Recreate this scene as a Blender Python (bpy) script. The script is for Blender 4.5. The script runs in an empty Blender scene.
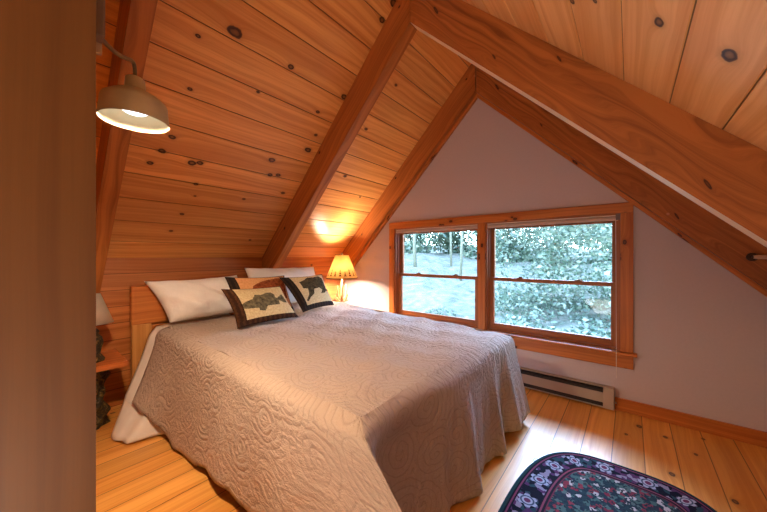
import bpy, bmesh, math, random
from mathutils import Vector, Matrix
import numpy as np

random.seed(7)
sc = bpy.context.scene
COL = sc.collection
H = 1.205            # eye height above the floor
D = 3.0              # gable wall
def srgb(r, g, b):
    f = lambda c: ((c/255+0.055)/1.055)**2.4 if c/255 > 0.04045 else c/255/12.92
    return (f(r), f(g), f(b), 1.0)

# ------------------------------------------------------------------ materials
class NT:
    """tiny helper around a node tree"""
    def __init__(s, name):
        s.m = bpy.data.materials.new(name); s.m.use_nodes = True
        s.t = s.m.node_tree; s.t.nodes.clear()
        s.out = s.t.nodes.new('ShaderNodeOutputMaterial')
    def n(s, typ, ins=None, **kw):
        nd = s.t.nodes.new(typ)
        for k, v in kw.items(): setattr(nd, k, v)
        if ins:
            for k, v in ins.items(): s.put(nd.inputs[k], v)
        return nd
    def put(s, sock, v):
        if isinstance(v, bpy.types.NodeSocket): s.t.links.new(v, sock)
        elif isinstance(v, bpy.types.Node): s.t.links.new(v.outputs[0], sock)
        else: sock.default_value = v
    def math(s, op, a, b=0.0, c=None, clamp=False):
        nd = s.n('ShaderNodeMath', operation=op, use_clamp=clamp)
        s.put(nd.inputs[0], a); s.put(nd.inputs[1], b)
        if c is not None: s.put(nd.inputs[2], c)
        return nd.outputs[0]
    def vmath(s, op, a, b=None, out=0):
        nd = s.n('ShaderNodeVectorMath', operation=op)
        s.put(nd.inputs[0], a)
        if b is not None: s.put(nd.inputs[1], b)
        return nd.outputs[out]
    def mix(s, fac, a, b, mode='MIX'):
        nd = s.n('ShaderNodeMix', data_type='RGBA', blend_type=mode)
        s.put(nd.inputs[0], fac); s.put(nd.inputs[6], a); s.put(nd.inputs[7], b)
        return nd.outputs[2]
    def ramp(s, fac, stops, interp='LINEAR'):
        nd = s.n('ShaderNodeValToRGB'); cr = nd.color_ramp; cr.interpolation = interp
        while len(cr.elements) < len(stops): cr.elements.new(0.5)
        for e, (p, c) in zip(cr.elements, stops):
            e.position = p; e.color = c if len(c) == 4 else (*c, 1)
        s.put(nd.inputs[0], fac); return nd.outputs[0]
    def comb(s, x, y, z=0.0):
        nd = s.n('ShaderNodeCombineXYZ'); s.put(nd.inputs[0], x); s.put(nd.inputs[1], y); s.put(nd.inputs[2], z)
        return nd.outputs[0]
    def sep(s, v):
        nd = s.n('ShaderNodeSeparateXYZ'); s.put(nd.inputs[0], v); return nd.outputs
    def noise(s, vec, scale=1.0, detail=3.0, rough=0.5, dist=0.0, out=0):
        nd = s.n('ShaderNodeTexNoise', {'Vector': vec, 'Scale': scale, 'Detail': detail, 'Roughness': rough, 'Distortion': dist})
        return nd.outputs[out]
    def bump(s, h, strength=0.3, dist=0.01):
        return s.n('ShaderNodeBump', {'Height': h, 'Strength': strength, 'Distance': dist}).outputs[0]
    def pbsdf(s, col, rough=0.5, normal=None, spec=0.5, **kw):
        nd = s.n('ShaderNodeBsdfPrincipled', {'Base Color': col, 'Roughness': rough})
        nd.inputs['Specular IOR Level'].default_value = spec
        if normal is not None: s.put(nd.inputs['Normal'], normal)
        for k, v in kw.items(): s.put(nd.inputs[k.replace('_', ' ')], v)
        s.t.links.new(nd.outputs[0], s.out.inputs[0]); return nd

BLACK = (0, 0, 0, 1); WHITE = (1, 1, 1, 1)
def g(v): return (v, v, v, 1)

def wood(name, light, dark, knots=(), plank=None, v0=0.0, rough=0.42, grain=1.0, tint=0.35, groove=0.0022, knot_col=None, spec=0.4, seam=1.0):
    """wood in metres on the UV map: u runs along the grain, v across it"""
    N = NT(name)
    uv = N.n('ShaderNodeUVMap').outputs[0]
    u, v, _ = N.sep(uv)
    if plank:
        q = N.math('DIVIDE', N.math('SUBTRACT', v, v0), plank)
        pid = N.math('FLOOR', q); fr = N.math('FRACT', q)
    else:
        pid = N.math('FLOOR', N.math('DIVIDE', v, 50.0)); fr = None
    rnd = N.n('ShaderNodeTexWhiteNoise', {'W': N.math('ADD', pid, 3.37)}, noise_dimensions='1D').outputs[0]
    # knots: nearest normalised distance
    d = None
    for (ku, kv, kr) in knots:
        dv = N.vmath('MULTIPLY', N.vmath('SUBTRACT', uv, (ku, kv, 0)), (1/(kr*1.5), 1/kr, 0))
        l = N.vmath('LENGTH', dv, out=1)
        d = l if d is None else N.math('MINIMUM', d, l)
    # wavy flat-sawn figure
    low = N.noise(N.comb(N.math('ADD', N.math('MULTIPLY', u, 0.9), N.math('MULTIPLY', rnd, 40.0)), N.math('MULTIPLY', v, 5.0)), 1.0, 2.0)
    warp = N.math('MULTIPLY', low, 0.10*grain)
    if d is not None:
        pull = N.math('MULTIPLY', N.math('POWER', 2.718, N.math('MULTIPLY', d, -0.55)), 0.05)
        warp = N.math('ADD', warp, pull)
    vv = N.math('ADD', v, warp)
    fig = N.noise(N.comb(N.math('ADD', N.math('MULTIPLY', u, 0.5), N.math('MULTIPLY', rnd, 91.0)), N.math('MULTIPLY', vv, 34.0), rnd), 1.0, 3.0, 0.55)
    fine = N.noise(N.comb(N.math('MULTIPLY', u, 6.0), N.math('MULTIPLY', vv, 260.0), rnd), 1.0, 2.0, 0.6)
    f = N.math('ADD', N.math('MULTIPLY', fig, 0.8), N.math('MULTIPLY', fine, 0.2))
    col = N.ramp(f, [(0.34, dark), (0.60, light)])
    # blotches and board-to-board tint
    bl = N.noise(N.comb(N.math('MULTIPLY', u, 1.3), N.math('MULTIPLY', v, 3.0), 4.0), 1.0, 2.0)
    col = N.mix(N.math('MULTIPLY', N.math('SUBTRACT', bl, 0.35, clamp=True), 0.7), col, dark)
    if plank:
        val = N.math('ADD', 1.0-tint/2, N.math('MULTIPLY', rnd, tint))
        st = N.noise(N.comb(N.math('ADD', N.math('MULTIPLY', u, .35), N.math('MULTIPLY', rnd, 53.0)), N.math('MULTIPLY', vv, 9.0), rnd), 1.0, 2.0)
        col = N.mix(N.math('MULTIPLY', N.math('SUBTRACT', st, .45, clamp=True), 1.6, clamp=True), col, dark)
        col = N.mix(1.0, col, N.n('ShaderNodeCombineColor', {0: val, 1: val, 2: val}).outputs[0], 'MULTIPLY')
    bumph = N.math('MULTIPLY', f, 0.25)
    if d is not None:
        kc = knot_col or srgb(70, 36, 16)
        wob = N.math('ADD', d, N.math('MULTIPLY', N.math('SUBTRACT', N.noise(uv, 28.0, 2.0), 0.5), 0.8))
        halo = N.ramp(N.math('DIVIDE', wob, 4.0), [(0.0, g(1)), (0.28, g(0.8)), (0.55, g(0.12)), (1.0, g(0))])
        hc = tuple(0.45*a+0.55*b for a, b in zip(kc[:3], dark[:3]))+(1,)
        col = N.mix(N.math('MULTIPLY', halo, 0.55), col, hc)
        core = N.ramp(N.math('DIVIDE', wob, 4.0), [(0.0, g(.55)), (0.13, g(0.75)), (0.19, g(1)), (0.27, g(.9)), (0.32, g(0))])
        core2 = tuple(c*0.55 for c in kc[:3])+(1,)
        col = N.mix(core, col, core2)
    if plank and seam:
        e = N.math('ABSOLUTE', N.math('SUBTRACT', fr, 0.5))
        s = N.math('GREATER_THAN', e, 0.5-groove/plank)
        col = N.mix(N.math('MULTIPLY', s, 0.85*seam), col, tuple(c*0.18 for c in dark[:3])+(1,))
    N.pbsdf(col, rough, N.bump(bumph, 0.25, 0.004), spec)
    return N.m

def plain(name, col, rough=0.6, noise=0.06, scale=30.0, bump=0.0, spec=0.4, metal=0.0):
    N = NT(name)
    co = N.n('ShaderNodeTexCoord').outputs['Object']
    nz = N.noise(co, scale, 3.0)
    a = tuple(c*(1-noise) for c in col[:3])+(1,); b = tuple(min(1, c*(1+noise)) for c in col[:3])+(1,)
    nd = N.pbsdf(N.ramp(nz, [(0.3, a), (0.7, b)]), rough, N.bump(nz, bump, 0.02 if name == 'pillow_linen' else 0.004) if bump else None, spec)
    nd.inputs['Metallic'].default_value = metal
    return N.m

# knots seen in the photograph, as (along the boards, up the slope, radius)
s2 = math.sqrt(2)
KN_L = [(.913,2.137,.034),(1.214,2.15,.021),(1.02,1.85,.013),(1.28,1.79,.011)]
KN_R = [(1.42,.31,.03),(1.3,.47,.022)]
M = {}
def build_materials():
    rs = random.Random(3)
    kl = [(a, b, r*.85) for a, b, r in KNOTS_LEFT]; kr = [(a, b, r*.8) for a, b, r in KNOTS_RIGHT]
    M['ceil_l'] = wood('pine_boards_amber', srgb(248,182,106), srgb(210,134,68), kl, plank=.1503*s2, v0=VL0, knot_col=srgb(84,40,20), rough=.36, tint=.25)
    M['ceil_r'] = wood('pine_boards_pale', srgb(246,194,132), srgb(222,158,96), kr, plank=.153*s2, v0=VR0, knot_col=srgb(70,34,26), rough=.4, tint=.16)
    kf = [(rs.uniform(-.6,3), rs.uniform(-3.2,.75), rs.uniform(.005,.010)) for _ in range(22)]
    kf += [(2.80,.05,.013),(1.95,-.43,.015),(2.30,.18,.011),(2.24,.40,.010),(2.62,-.02,.008),(2.62,.31,.008)]
    M['floor'] = wood('pine_floorboards', srgb(238,174,90), srgb(210,136,58), kf, plank=.1525, v0=-.086, rough=.34, tint=.22, groove=.0022, knot_col=srgb(92,44,16), spec=.45)
    kk = [(rs.uniform(-.2,2.9), rs.uniform(.05,1.1), rs.uniform(.008,.018)) for _ in range(10)]
    M['knee'] = wood('pine_boards_kneewall', srgb(208,130,70), srgb(168,94,44), kk, plank=.132, v0=.005, rough=.4, tint=.2, knot_col=srgb(56,24,12))
    kb = [(rs.uniform(0,3.2), rs.uniform(-.02,.5), rs.uniform(.004,.009)) for _ in range(7)]
    M['beam'] = wood('fir_beam', srgb(192,118,58), srgb(142,80,34), kb, rough=.45, grain=2.2, knot_col=srgb(58,22,8))
    M['beam_shaded'] = wood('fir_beam_shaded', srgb(184,112,54), srgb(126,68,26), [(.42,.13,.012),(2.1,.06,.008),(1.5,.2,.007),(.9,.07,.006)], rough=.45, grain=4.0, knot_col=srgb(84,38,14))  # darker tone paints in the shade on rafters facing away from the window
    M['beam_under_lit'] = wood('fir_beam_underside_lit', srgb(252,226,196), srgb(238,206,172), rough=.4)  # pale tone paints window light onto the beam's underside
    kc = [(rs.uniform(0,2.4), rs.uniform(-.05,.05), rs.uniform(.006,.012)) for _ in range(8)]
    M['trim'] = wood('window_trim_pine', srgb(202,122,56), srgb(164,88,34), kc, rough=.4, knot_col=srgb(78,30,12))
    M['sash'] = wood('sash_pine', srgb(176,104,56), srgb(140,76,36), rough=.4)
    M['headboard'] = wood('headboard_pine', srgb(204,126,62), srgb(172,94,40), [(.5,.1,.014),(1.3,.2,.012)], rough=.4, knot_col=srgb(80,34,14))
    M['post'] = wood('headboard_post_pine', srgb(214,156,88), srgb(186,122,58), rough=.45)
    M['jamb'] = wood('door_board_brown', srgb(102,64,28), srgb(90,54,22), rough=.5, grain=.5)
    M['nightstand'] = wood('nightstand_slab', srgb(206,122,64), srgb(170,88,40), [(.15,.12,.014)], rough=.38, knot_col=srgb(80,30,12))
    M['wall'] = plain('drywall_paint', srgb(196,182,184), .85, .02, 60, .05, .2)
    M['white_linen'] = plain('white_linen', srgb(232,222,212), .9, .03, 18, .15, .15)
    M['pillow_linen'] = plain('pillow_linen', srgb(236,228,222), .9, .03, 9, .9, .15)
    M['beige_metal'] = plain('heater_enamel', srgb(176,158,142), .45, .03, 10)
    M['dark_slot'] = plain('heater_slot_shadow', srgb(48,40,36), .6)
    M['lamp_metal'] = plain('galvanised_metal', srgb(196,190,160), .4, .12, 14, 0, .5, .25)
    M['neck_metal'] = plain('gooseneck_metal', srgb(112,96,70), .35, .08, 14, 0, .6, .4)
    M['lamp_white'] = plain('shade_enamel_inside', srgb(214,200,164), .5, .02)
    M['plate_grey'] = plain('conduit_grey', srgb(120,102,96), .5)
    M['bracket'] = plain('bracket_cream', srgb(196,170,140), .5)
    M['blind'] = plain('blind_fabric', srgb(206,176,158), .7, .04, 60)
    M['blind_rail'] = plain('blind_rail_pale', srgb(232,214,196), .5)
    M['cord'] = plain('blind_cord_white', srgb(225,214,204), .7)
    M['lock'] = plain('sash_lock_brass', srgb(120,92,60), .4, .05, 20, 0, .5, .7)
    M['mattress'] = plain('mattress_ticking', srgb(214,206,196), .9, .03)
    M['bedframe'] = plain('bed_frame_dark', srgb(60,34,20), .6, .1)
    M['bark'] = None
    M['rod'] = plain('rod_cream', srgb(206,170,148), .45)
    M['rod_dark'] = plain('rod_bracket_dark', srgb(58,30,18), .5)
    M['peg'] = plain('oak_peg', srgb(190,130,92), .6)
    M['antler'] = plain('antler_bone', srgb(206,170,120), .5, .25, 40, .2)
    # dark carved bark
    N = NT('dark_bark'); co = N.n('ShaderNodeTexCoord').outputs['Object']
    nz = N.noise(co, 38.0, 4.0, .6, .6)
    N.pbsdf(N.ramp(nz, [(.3, srgb(26,20,12)), (.52, srgb(58,46,24)), (.68, srgb(140,110,50))]), .6, N.bump(nz, .8, .02)); M['bark'] = N.m
    # lamp shade: translucent parchment
    def shade(nm, col, print_):
        N = NT(nm); co = N.n('ShaderNodeTexCoord').outputs['Object']
        nz = N.noise(co, 16.0, 3.0)
        c = N.ramp(nz, [(.3, tuple(x*.88 for x in col[:3])+(1,)), (.7, col)])
        if print_:                              # little pine trees cut round the lower edge
            uu, vv, _ = N.sep(N.n('ShaderNodeUVMap').outputs[0])
            q = N.math('MULTIPLY', uu, 18.0); fr = N.math('ABSOLUTE', N.math('SUBTRACT', N.math('FRACT', q), .5))
            alt = N.math('ADD', .06, N.math('MULTIPLY', N.math('MODULO', N.math('FLOOR', q), 2.0), .025))
            t = N.math('MULTIPLY', N.math('DIVIDE', N.math('SUBTRACT', vv, print_+.012), alt), 3.0)
            w = N.math('MULTIPLY', N.math('SUBTRACT', 1.0, N.math('FRACT', t)), N.math('SUBTRACT', .30, N.math('MULTIPLY', N.math('FLOOR', t), .09)))
            mk = N.math('MULTIPLY', N.math('LESS_THAN', fr, w), N.math('MULTIPLY', N.math('GREATER_THAN', t, 0.0), N.math('LESS_THAN', t, 3.0)))
            c = N.mix(mk, c, srgb(96,58,20))
        dif = N.n('ShaderNodeBsdfDiffuse', {'Color': c}); tr = N.n('ShaderNodeBsdfTranslucent', {'Color': c})
        mx = N.n('ShaderNodeMixShader', {0: .72, 1: dif.outputs[0], 2: tr.outputs[0]})
        N.t.links.new(mx.outputs[0], N.out.inputs[0]); return N.m
    M['shade_warm'] = shade('parchment_shade', srgb(252,222,164), .41)
    M['shade_white'] = shade('white_shade', srgb(244,228,206), 0)
    M['shade_tree'] = plain('shade_tree_print', srgb(116,74,28), .8)
    # bulb
    N = NT('lit_bulb'); em = N.n('ShaderNodeEmission', {'Color': (1, .90, .74, 1), 'Strength': 9.0}); N.t.links.new(em.outputs[0], N.out.inputs[0]); M['bulb'] = N.m
    N = NT('lit_bulb_cool'); em = N.n('ShaderNodeEmission', {'Color': (.92, .97, 1, 1), 'Strength': 2.4}); N.t.links.new(em.outputs[0], N.out.inputs[0]); M['bulb_cool'] = N.m
    # window glass
    N = NT('window_glass'); lw = N.n('ShaderNodeFresnel', {'IOR': 1.35})
    tr = N.n('ShaderNodeBsdfTransparent', {'Color': (.93, .98, .97, 1)}); gl = N.n('ShaderNodeBsdfGlossy', {'Roughness': .03})
    mx = N.n('ShaderNodeMixShader', {0: lw.outputs[0], 1: tr.outputs[0], 2: gl.outputs[0]}); N.t.links.new(mx.outputs[0], N.out.inputs[0]); M['glass'] = N.m
    # quilt: embroidered swirls
    N = NT('quilt_matelasse'); uv = N.n('ShaderNodeUVMap').outputs[0]
    wv = N.noise(uv, 4.5, 3.0, .5, 0, out=1)
    p = N.vmath('ADD', uv, N.vmath('MULTIPLY', N.vmath('SUBTRACT', wv, (.5, .5, .5)), (.10, .10, 0)))
    SC = 4.6
    ps = N.vmath('MULTIPLY', p, (SC, SC, 0))
    vo = N.n('ShaderNodeTexVoronoi', {'Vector': ps, 'Scale': 1.0, 'Randomness': .75}, voronoi_dimensions='2D')
    loc = N.vmath('SUBTRACT', ps, vo.outputs['Position']); lx, ly, _ = N.sep(loc)
    ang = N.math('ARCTAN2', ly, lx)
    sp = N.math('SINE', N.math('ADD', N.math('MULTIPLY', vo.outputs['Distance'], 44.0), ang))
    sp = N.math('POWER', N.math('MULTIPLY', N.math('ADD', sp, 1.0), .5), .4)
    gate = N.ramp(N.noise(uv, 2.6, 2.0), [(.35, g(.25)), (.6, g(1))])
    cr = N.noise(uv, 46.0, 4.0, .65, 1.0)
    fold = N.noise(N.vmath('MULTIPLY', uv, (1.0, 1.7, 0)), 10.0, 4.0, .6, 1.6)
    qu, qv, _ = N.sep(uv)
    onfoot = N.math('MULTIPLY', N.math('GREATER_THAN', qu, -.78), 1.0)
    onfoot = N.ramp(N.math('MULTIPLY', N.math('ADD', qu, .90), 2.5), [(0, g(.12)), (.5, g(1))])
    crink = N.noise(N.comb(N.math('MULTIPLY', qu, 7.0), N.math('MULTIPLY', qv, 34.0)), 1.0, 4.0, .62, .9)
    fold = N.math('ADD', fold, N.math('MULTIPLY', N.math('MULTIPLY', crink, onfoot), 1.7))
    hgt = N.math('ADD', N.math('MULTIPLY', N.math('MULTIPLY', sp, gate), .50), N.math('ADD', N.math('MULTIPLY', cr, 1.0), N.math('MULTIPLY', fold, 2.0)))
    base = N.ramp(sp, [(0.0, srgb(172,150,134)), (.5, srgb(194,172,154))])
    base = N.mix(N.math('MULTIPLY', N.noise(uv, 5.0, 3.0), .35), base, srgb(176,154,138))
    N.pbsdf(base, .85, N.bump(hgt, .85, .012), .2, Sheen_Weight=.1); M['quilt'] = N.m
    # cushion cloths
    def cloth(nm, c0, c1, sc_, stripe=False):
        N = NT(nm); uv = N.n('ShaderNodeUVMap').outputs[0]
        nz = N.noise(uv, sc_, 3.0, .6)
        if stripe:
            u, v, _ = N.sep(uv)
            st = N.math('SINE', N.math('MULTIPLY', u, 150.0)); nz = N.math('ADD', N.math('MULTIPLY', nz, .7), N.math('MULTIPLY', st, .12))
        N.pbsdf(N.ramp(nz, [(.3, c0), (.7, c1)]), .9, N.bump(nz, .4, .004), .15); return N.m
    M['cush_beige'] = cloth('tapestry_beige', srgb(188,158,112), srgb(216,192,146), 60)
    M['cush_peach'] = cloth('tapestry_peach', srgb(206,140,86), srgb(226,166,112), 60)
    M['cush_brown'] = cloth('tapestry_brown', srgb(50,28,16), srgb(98,62,36), 50, True)
    M['cush_dark'] = cloth('tapestry_dark', srgb(34,26,22), srgb(72,52,38), 50, True)
    M['fish'] = cloth('tapestry_fish', srgb(58,50,38), srgb(126,112,80), 34)
    M['bear'] = cloth('tapestry_bear', srgb(34,28,16), srgb(92,78,48), 30)
    M['rust'] = cloth('tapestry_rust', srgb(96,40,16), srgb(164,84,44), 30)
    # rug
    N = NT('persian_rug'); uv = N.n('ShaderNodeUVMap').outputs[0]     # u around / v = distance in from the edge, w via object coords
    u, v, _ = N.sep(uv)
    co = N.n('ShaderNodeTexCoord').outputs['Object']
    # field
    vo = N.n('ShaderNodeTexVoronoi', {'Vector': co, 'Scale': 48.0, 'Randomness': .85}, voronoi_dimensions='2D')
    r1 = N.sep(vo.outputs['Color'])[0]
    field = N.ramp(r1, [(0, srgb(46,66,72)), (.26, srgb(84,112,106)), (.44, srgb(150,60,70)), (.56, srgb(96,116,112)), (.68, srgb(214,200,194)), (.78, srgb(50,56,70)), (.90, srgb(140,50,66))], 'CONSTANT')
    vo2 = N.n('ShaderNodeTexVoronoi', {'Vector': co, 'Scale': 120.0, 'Randomness': 1.0}, voronoi_dimensions='2D')
    field = N.mix(N.math('GREATER_THAN', N.sep(vo2.outputs['Color'])[1], .72), field, srgb(40,54,62))
    # border: rosettes in a dark navy band
    bu = N.math('SUBTRACT', N.math('FRACT', N.math('DIVIDE', u, .2)), .5)
    rr = N.vmath('LENGTH', N.comb(N.math('MULTIPLY', bu, .2), N.math('SUBTRACT', v, .088)), out=1)
    rang = N.math('ARCTAN2', N.math('SUBTRACT', v, .088), N.math('MULTIPLY', bu, .2))
    pet = N.math('ADD', N.math('MULTIPLY', N.math('SINE', N.math('MULTIPLY', rang, 6.0)), .010), .044)
    inr = N.math('LESS_THAN', rr, pet)
    ros = N.ramp(N.math('DIVIDE', rr, .054), [(0, srgb(130,60,90)), (.28, srgb(206,196,206)), (.45, srgb(84,96,112)), (.6, srgb(196,190,204)), (.85, srgb(120,110,130))], 'CONSTANT')
    vb = N.n('ShaderNodeTexVoronoi', {'Vector': co, 'Scale': 46.0, 'Randomness': 1.0}, voronoi_dimensions='2D')
    bord = N.ramp(N.sep(vb.outputs['Color'])[0], [(0, srgb(28,20,36)), (.5, srgb(104,56,96)), (.72, srgb(52,78,84)), (.86, srgb(172,150,166))], 'CONSTANT')
    bord = N.mix(inr, bord, ros)
    bandA = N.ramp(N.math('DIVIDE', v, .2), [(0, srgb(40,70,70)), (.09, srgb(30,24,34)), (.13, srgb(150,70,96)), (.17, srgb(36,26,40)), (.21, BLACK), (.70, srgb(36,26,40)), (.735, srgb(150,74,92)), (.78, srgb(40,30,40)), (.83, srgb(120,50,70)), (.86, BLACK)], 'CONSTANT')
    vN = N.math('DIVIDE', v, .2)
    isb = N.math('MULTIPLY', N.math('GREATER_THAN', vN, .21), N.math('LESS_THAN', vN, .70))
    isf = N.math('GREATER_THAN', vN, .86)
    col = N.mix(isb, bandA, bord); col = N.mix(isf, col, field)
    nz = N.noise(co, 260.0, 2.0)
    col = N.mix(.2, col, N.mix(nz, g(.0), col), 'MIX')
    col = N.mix(1.0, col, g(.62), 'MULTIPLY')
    N.pbsdf(col, .95, N.bump(nz, .5, .004), .1); M['rug'] = N.m
    # outdoors
    def leaf(nm, c0, c1, tr=.5):
        c0 = tuple(k*.34 for k in c0[:3])+(1,); c1 = tuple(k*.34 for k in c1[:3])+(1,)
        N = NT(nm); oi = N.n('ShaderNodeNewGeometry').outputs['Random Per Island']
        c = N.ramp(oi, [(0, c0), (1, c1)])
        dif = N.n('ShaderNodeBsdfDiffuse', {'Color': c}); t_ = N.n('ShaderNodeBsdfTranslucent', {'Color': c})
        gl = N.n('ShaderNodeBsdfGlossy', {'Color': WHITE, 'Roughness': .35})
        mx = N.n('ShaderNodeMixShader', {0: tr, 1: dif.outputs[0], 2: t_.outputs[0]})
        m2 = N.n('ShaderNodeMixShader', {0: .08, 1: mx.outputs[0], 2: gl.outputs[0]})
        N.t.links.new(m2.outputs[0], N.out.inputs[0]); return N.m
    M['leaf_pale'] = leaf('leaves_pale', srgb(110,160,120), srgb(196,222,196))
    M['leaf_mid'] = leaf('leaves_mid', srgb(110,150,124), srgb(196,224,200))
    M['leaf_far'] = leaf('leaves_far', srgb(124,164,138), srgb(178,208,178))
    M['trunk'] = plain('tree_bark_grey', srgb(112,116,104), .9, .2, 12, .4)
    N = NT('forest_floor'); co = N.n('ShaderNodeTexCoord').outputs['Object']
    nz = N.noise(co, 3.0, 5.0, .65); vz = N.n('ShaderNodeTexVoronoi', {'Vector': co, 'Scale': 9.0})
    c = N.ramp(nz, [(.3, srgb(74,82,72)), (.5, srgb(106,106,98)), (.7, srgb(132,128,120))])
    c = N.mix(N.math('LESS_THAN', vz.outputs['Distance'], .18), c, srgb(96,104,92))
    N.pbsdf(c, .95, N.bump(nz, .6, .1), .1); M['ground'] = N.m

# ------------------------------------------------------------------ mesh builder
class MB:
    def __init__(s): s.v = []; s.f = []; s.uv = []; s.mi = []
    def face(s, pts, uvs, mi=0):
        b = len(s.v); s.v += [tuple(p) for p in pts]; s.f.append(tuple(range(b, b+len(pts)))); s.uv.append([tuple(x) for x in uvs]); s.mi.append(mi)
    def box(s, lo, hi, mat=None, mi=0, voff=None):
        lo = Vector(lo); hi = Vector(hi); dim = hi-lo
        L = max(range(3), key=lambda i: dim[i])
        if voff is None: voff = random.uniform(-.02, .02)
        uoff = 0.0
        b = len(s.v)
        P = [Vector((x, y, z)) for z in (lo.z, hi.z) for y in (lo.y, hi.y) for x in (lo.x, hi.x)]
        s.v += [tuple(mat @ p) if mat else tuple(p) for p in P]
        for fc, ax in (((0,2,3,1),2),((4,5,7,6),2),((0,1,5,4),1),((2,6,7,3),1),((0,4,6,2),0),((1,3,7,5),0)):
            axes = [i for i in range(3) if i != ax]
            if L in axes: ua = L; va = [i for i in axes if i != L][0]
            else: ua, va = axes
            s.f.append(tuple(b+i for i in fc)); s.mi.append(mi)
            s.uv.append([(P[i][ua]-lo[ua]+uoff, P[i][va]-lo[va]+voff) for i in fc])
    def lathe(s, prof, n=28, c=(0, 0, 0), mi=0, caps=True, axis=None):
        b = len(s.v); c = Vector(c)
        R = Vector((0, 0, 1)).rotation_difference(Vector(axis)).to_matrix() if axis else Matrix.Identity(3)
        for r, z in prof:
            for i in range(n):
                a = 2*math.pi*i/n; s.v.append(tuple(c + R @ Vector((r*math.cos(a), r*math.sin(a), z))))
        for k in range(len(prof)-1):
            for i in range(n):
                j = (i+1) % n
                s.f.append((b+k*n+i, b+k*n+j, b+(k+1)*n+j, b+(k+1)*n+i)); s.mi.append(mi)
                s.uv.append([(i/n, prof[k][1]), ((i+1)/n, prof[k][1]), ((i+1)/n, prof[k+1][1]), (i/n, prof[k+1][1])])
        if caps:
            for k, rev in ((0, True), (len(prof)-1, False)):
                if prof[k][0] > 1e-5:
                    ids = [b+k*n+i for i in range(n)]
                    if rev: ids.reverse()
                    s.f.append(tuple(ids)); s.mi.append(mi); s.uv.append([(0, 0)]*n)
    def tube(s, pts, r, n=10, mi=0):
        pts = [Vector(p) for p in pts]; rs = r if isinstance(r, (list, tuple)) else [r]*len(pts)
        b = len(s.v); up = Vector((0, 0, 1)); prev = None; ln = 0
        for k, p in enumerate(pts):
            t = (pts[min(k+1, len(pts)-1)]-pts[max(k-1, 0)]).normalized()
            if prev is None:
                a = t.cross(up if abs(t.z) < .9 else Vector((1, 0, 0))).normalized()
            else: a = (prev-t*prev.dot(t)).normalized()
            prev = a; bb = t.cross(a)
            for i in range(n):
                an = 2*math.pi*i/n; s.v.append(tuple(p+(a*math.cos(an)+bb*math.sin(an))*rs[k]))
        for k in range(len(pts)-1):
            l0 = ln; ln += (pts[k+1]-pts[k]).length
            for i in range(n):
                j = (i+1) % n
                s.f.append((b+k*n+i, b+k*n+j, b+(k+1)*n+j, b+(k+1)*n+i)); s.mi.append(mi)
                s.uv.append([(l0, i*r_ if 0 else i/n*.1) for r_ in (0,)] + [(l0, (i+1)/n*.1), (ln, (i+1)/n*.1), (ln, i/n*.1)])
        for k, rev in ((0, True), (len(pts)-1, False)):
            ids = [b+k*n+i for i in range(n)]
            if not rev: ids.reverse()
            s.f.append(tuple(ids[::-1])); s.mi.append(mi); s.uv.append([(0, 0)]*n)
    def grid(s, P, UV, mi=None, close=False):
        """P[i][j] points"""
        b = len(s.v); n = len(P); m = len(P[0])
        for row in P: s.v += [tuple(p) for p in row]
        for i in range(n-1):
            for j in range(m-1):
                s.f.append((b+i*m+j, b+(i+1)*m+j, b+(i+1)*m+j+1, b+i*m+j+1))
                s.mi.append(mi(i, j) if mi else 0)
                s.uv.append([UV[i][j], UV[i+1][j], UV[i+1][j+1], UV[i][j+1]])
    def build(s, name, mats, parent=None, smooth=False, bevel=0.0, origin=None, solid=0.0, merge=0.0, subsurf=0, angle=40):
        me = bpy.data.meshes.new(name)
        o3 = Vector(origin) if origin is not None else Vector((0, 0, 0))
        me.from_pydata([tuple(Vector(p)-o3) for p in s.v], [], s.f)
        ul = me.uv_layers.new(name='UVMap')
        flat = [c for fuv in s.uv for q in fuv for c in q]
        ul.data.foreach_set('uv', flat)
        if not isinstance(mats, (list, tuple)): mats = [mats]
        for m in mats: me.materials.append(m)
        me.polygons.foreach_set('material_index', s.mi)
        if merge:
            bm = bmesh.new(); bm.from_mesh(me); bmesh.ops.remove_doubles(bm, verts=bm.verts, dist=merge); bm.to_mesh(me); bm.free()
        if smooth: me.polygons.foreach_set('use_smooth', [True]*len(me.polygons))
        me.update()
        o = bpy.data.objects.new(name, me); COL.objects.link(o); o.location = o3
        if parent is not None:
            o.parent = parent
            o.location = o3 - Vector(parent.location) if parent.parent is None else o3 - Vector(parent.location) - Vector(parent.parent.location)
        if solid:
            md = o.modifiers.new('thickness', 'SOLIDIFY'); md.thickness = solid; md.offset = -1
        if bevel:
            md = o.modifiers.new('bevel', 'BEVEL'); md.width = bevel; md.segments = 2; md.limit_method = 'ANGLE'
        if subsurf:
            md = o.modifiers.new('sub', 'SUBSURF'); md.levels = subsurf; md.render_levels = subsurf
        return o

def tag(o, label=None, cat=None, group=None, kind=None):
    if label: o['label'] = label
    if cat: o['category'] = cat
    if group: o['group'] = group
    if kind: o['kind'] = kind
    return o
def empty(name, loc, label=None, cat=None, group=None, kind=None):
    o = bpy.data.objects.new(name, None); COL.objects.link(o); o.location = loc; o.empty_display_size = .1
    return tag(o, label, cat, group, kind)
def struct(name, mb, mats, **kw):
    o = mb.build(name, mats, **kw); o['kind'] = 'structure'; return o
def boxobj(name, lo, hi, mat, parent=None, bevel=.003, **kw):
    mb = MB(); mb.box(lo, hi); 
    org = ((lo[0]+hi[0])/2, (lo[1]+hi[1])/2, lo[2])
    return mb.build(name, mat, parent, bevel=bevel, origin=org, **kw)

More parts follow.
